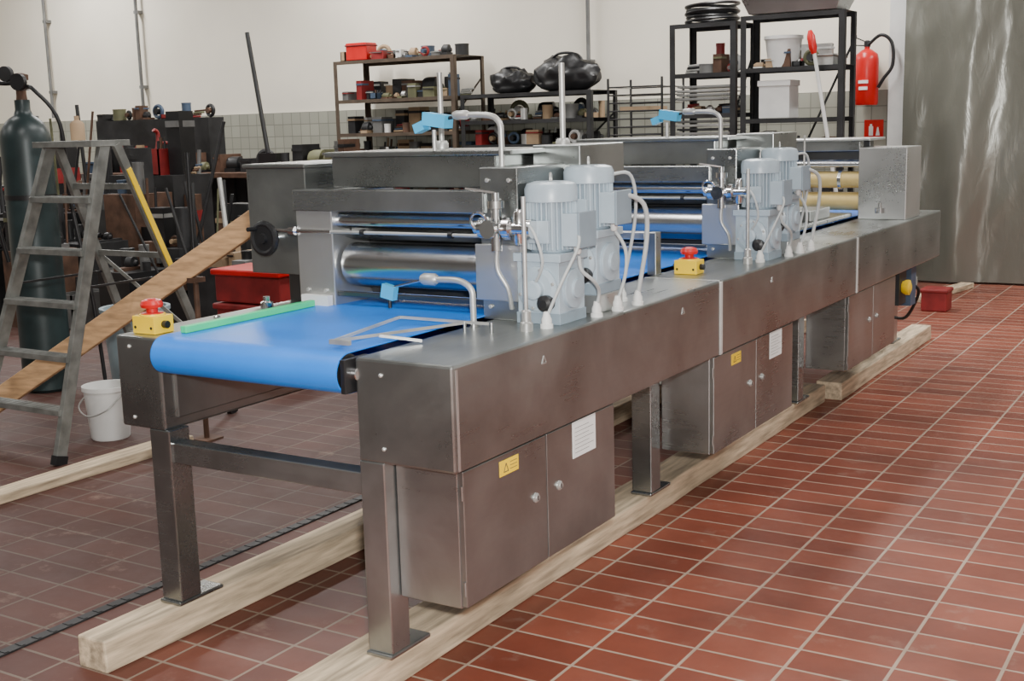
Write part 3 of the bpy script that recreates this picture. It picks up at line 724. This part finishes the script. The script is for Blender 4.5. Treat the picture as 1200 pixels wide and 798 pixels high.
# fire extinguisher
b = MB()
ex, ey = -3.31, 11.84
b.rev((ex, ey, 1.66), (0, 0, 1), [(0.10, 0), (0.11, 0.015), (0.11, 0.42), (0.10, 0.47), (0.05, 0.51), (0.025, 0.52), (0.025, 0.55)], RED, 32)
b.rev((ex, ey, 2.20), (0, 0, 1), [(0.03, 0), (0.03, 0.05), (0.015, 0.06)], BLACK, 16)
b.bar((ex, ey, 2.24), (ex-0.13, ey, 2.30), 0.02, 0.01, BLACK, V((0, 1, 0))); b.bar((ex, ey, 2.21), (ex-0.12, ey, 2.22), 0.02, 0.01, BLACK, V((0, 1, 0)))
b.tube([(ex+0.02, ey-0.02, 2.22), (ex+0.14, ey-0.04, 2.30), (ex+0.24, ey-0.04, 2.22), (ex+0.25, ey-0.04, 2.02), (ex+0.17, ey-0.04, 1.90), (ex+0.12, ey-0.03, 1.82)], 0.016, BLACK)
b.box(ex-0.045, ex+0.045, ey-0.116, ey-0.104, 1.86, 1.89, PAPER)
b.box(ex-0.04, ex+0.04, ey-0.116, ey-0.104, 1.80, 1.83, PAPER)
b.box(ex-0.05, ex+0.05, ey+0.105, 12.0, 1.7, 2.1, DARK)
b.done("fire_extinguisher")
b = MB(); b.box(-3.36, -3.18, 11.98, 11.998, 1.34, 1.52, RED)
b.box(-3.315, -3.275, 11.975, 11.98, 1.37, 1.46, PAPER); b.box(-3.305, -3.285, 11.975, 11.98, 1.46, 1.48, PAPER)
b.hexa([V(p) for p in ((-3.25, 11.975, 1.37), (-3.21, 11.975, 1.37), (-3.21, 11.98, 1.37), (-3.25, 11.98, 1.37), (-3.235, 11.975, 1.45), (-3.225, 11.975, 1.45), (-3.225, 11.98, 1.45), (-3.235, 11.98, 1.45))], PAPER)
b.done("fire_sign")

# ------------------------------------------------------------------ workshop clutter on the left
def heap(x0, x1, y0, y1, rows, h):
    b = MB()
    for r in range(rows):
        ya = y0+(y1-y0)*r/rows; yb = y0+(y1-y0)*(r+1)/rows
        hh = h*(0.5+0.5*(r+1)/rows)
        junk(b, x0, x1, ya, yb, 0, hh, 0.35, HJ, hmin=hh*0.3)
        for q in range(int((x1-x0)/0.5)):
            xx = x0+0.5*q+random.uniform(0, 0.1); hz = hh*random.uniform(0.45, 0.8)
            b.box(xx, xx+0.4, ya+0.05, yb-0.05, 0, hz, random.choice((DARK, BLACK, RUST)), RZ(random.uniform(-6, 6)))
            junk(b, xx, xx+0.4, ya+0.08, yb-0.08, hz, hh*0.4, 0.22, HJ+[TAN, BRIGHT, GREY], hmin=0.06)
    for _ in range(22):
        p = V((random.uniform(x0+.3, x1-.3), random.uniform(y0, y1), 0.02)); q = p+V((random.uniform(-.5, .5), random.uniform(-.2, .3), random.uniform(h*0.8, h*1.25)))
        b.cyl(p, q, random.uniform(0.008, 0.02), random.choice(HJ+[BRIGHT]), seg=10)
    for _ in range(5):
        x = random.uniform(x0+.3, x1-.3); y = random.uniform(y0, y1-0.3); z = h*random.uniform(.5, .9)
        b.tube([(x-0.3, y, z*0.6), (x-0.1, y-0.1, z), (x+0.15, y, z*1.05), (x+0.35, y-0.05, z*0.5), (x+0.4, y, 0.05)], 0.015, random.choice((BLACK, REDP, DARK)))
    b.done("scrap_heap", None)
heap(-8.0, -5.3, 6.5, 8.6, 4, 1.15)
heap(-11.6, -8.3, 6.4, 8.6, 4, 1.5)
heap(-16.5, -12.6, 7.5, 9.5, 4, 1.8)
heap(-5.1, -3.7, 6.0, 7.6, 3, 0.9)
b = MB()
b.box(-12.4, -8.2, 9.9, 10.6, 1.08, 1.13, RUST)
for x in (-12.3, -10.3, -8.3):
    for y in (9.95, 10.55): b.box(x-0.03, x+0.03, y-0.03, y+0.03, 0, 1.08, DARK)
b.box(-12.3, -8.3, 9.95, 10.55, 0.3, 0.33, DARK)
junk(b, -12.3, -8.3, 10.05, 10.5, 1.13, 0.35, 0.3, HJ, hmin=0.1); junk(b, -12.3, -8.3, 10.0, 10.5, 0.33, 0.6, 0.5, HJ, hmin=0.3)
b.box(-12.3, -10.4, 10.3, 10.55, 1.13, 1.75, DARK); junk(b, -12.3, -10.4, 10.3, 10.5, 1.75, 0.2, 0.3, HJ)
b.box(-12.3, -8.3, 10.55, 10.57, 0.3, 1.08, DARK)
b.done("workbench")
b = MB()
for x in (-10.15, -9.75):
    b.tube([(x, 8.95, 0.12), (x, 9.1, 0.8), (x, 9.3, 1.5), (x, 9.25, 1.62)], 0.022, REDP)
    b.rev((x-0.05 if x < -10 else x+0.02, 9.05, 0.13), (1, 0, 0), [(0.13, 0), (0.13, 0.05), (0.05, 0.05)], BLACK, 24)
for z, y in ((0.3, 8.99), (0.7, 9.08), (1.1, 9.18), (1.48, 9.29)): b.cyl((-10.15, y, z), (-9.75, y, z), 0.016, REDP, seg=12)
b.box(-10.2, -9.7, 8.75, 8.97, 0.06, 0.075, REDP)
b.box(-10.12, -9.78, 8.9, 9.0, 0.5, 1.35, REDP, RX(-12))
b.done("sack_truck")
b = MB()
b.cyl((-9.17, 9.93, 1.34), (-9.45, 10.02, 2.62), 0.024, BLACK, seg=12)
b.box(-9.3, -9.04, 9.91, 9.99, 1.22, 1.34, BLACK)
for k in range(9): b.box(-9.29+k*0.028, -9.275+k*0.028, 9.92, 9.98, 1.132, 1.22, DARK)
b.done("broom")
b = MB()
for z in (0.0, 0.23, 0.46):
    b.box(-5.95, -5.38, 5.85, 6.2, z, z+0.21, REDP); b.box(-5.97, -5.36, 5.83, 6.22, z+0.18, z+0.22, RED if z > 0.4 else REDP)
b.done("red_crate", None, 0.01)
b = MB(); b.box(-2.32, -2.12, 10.0, 10.2, 0, 0.17, REDP); b.box(-2.33, -2.11, 9.99, 10.21, 0.15, 0.18, REDP); b.done("red_crate", None, 0.01)
b = MB(); b.rev((-2.85, 10.2, 0), (0, 0, 1), [(0.13, 0), (0.15, 0.3), (0.16, 0.3), (0.16, 0.33), (0.13, 0.33)], WHITE, 24); b.done("plastic_bucket")

# ------------------------------------------------------------------ lights
def area(name, loc, sx, sy, power, col=(1.0, 0.985, 0.96)):
    L = bpy.data.lights.new(name, 'AREA'); L.shape = 'RECTANGLE'; L.size = sx; L.size_y = sy; L.energy = power; L.color = col
    o = bpy.data.objects.new(name, L); scene.collection.objects.link(o); o.location = loc; return o
for x in (-14, -9, -4, 0.5):
    for y in (1.5, 6, 10):
        area("fluorescent_light", (x, y, 4.6), 0.35, 2.4, 210 if y > 9 else 92)
        b = MB(); b.box(x-0.2, x+0.2, y-1.25, y+1.25, 4.63, 4.70, WHITE)
        for q in (-0.9, 0.9): b.cyl((x, y+q, 4.70), (x, y+q, 4.9), 0.01, GREY, seg=8)
        b.done("ceiling_lamp")
F = bpy.data.lights.new("camera_flash", 'POINT'); F.energy = 740; F.shadow_soft_size = 0.06; F.color = (1, 0.99, 0.96)
fo = bpy.data.objects.new("camera_flash", F); scene.collection.objects.link(fo); fo.location = (0.12, -0.05, 1.80)
w = bpy.data.worlds.new("world"); scene.world = w; w.use_nodes = True
w.node_tree.nodes["Background"].inputs[0].default_value = (0.8, 0.85, 1, 1); w.node_tree.nodes["Background"].inputs[1].default_value = 0.2

# ------------------------------------------------------------------ camera
cd = bpy.data.cameras.new("camera"); cam = bpy.data.objects.new("camera", cd); scene.collection.objects.link(cam)
cd.sensor_width = 36; cd.lens = 42.93; cd.clip_start = 0.05; cd.clip_end = 60
right = V((0.8521, 0.5228, -0.0276)); fwd = V((-0.5189, 0.8368, -0.1740)).normalized()
right = (right - fwd*right.dot(fwd)).normalized(); up = right.cross(fwd)
R = Matrix((right, up, -fwd)).transposed()
cam.matrix_world = Matrix.Translation((0, 0, 1.57)) @ R.to_4x4()
scene.camera = cam
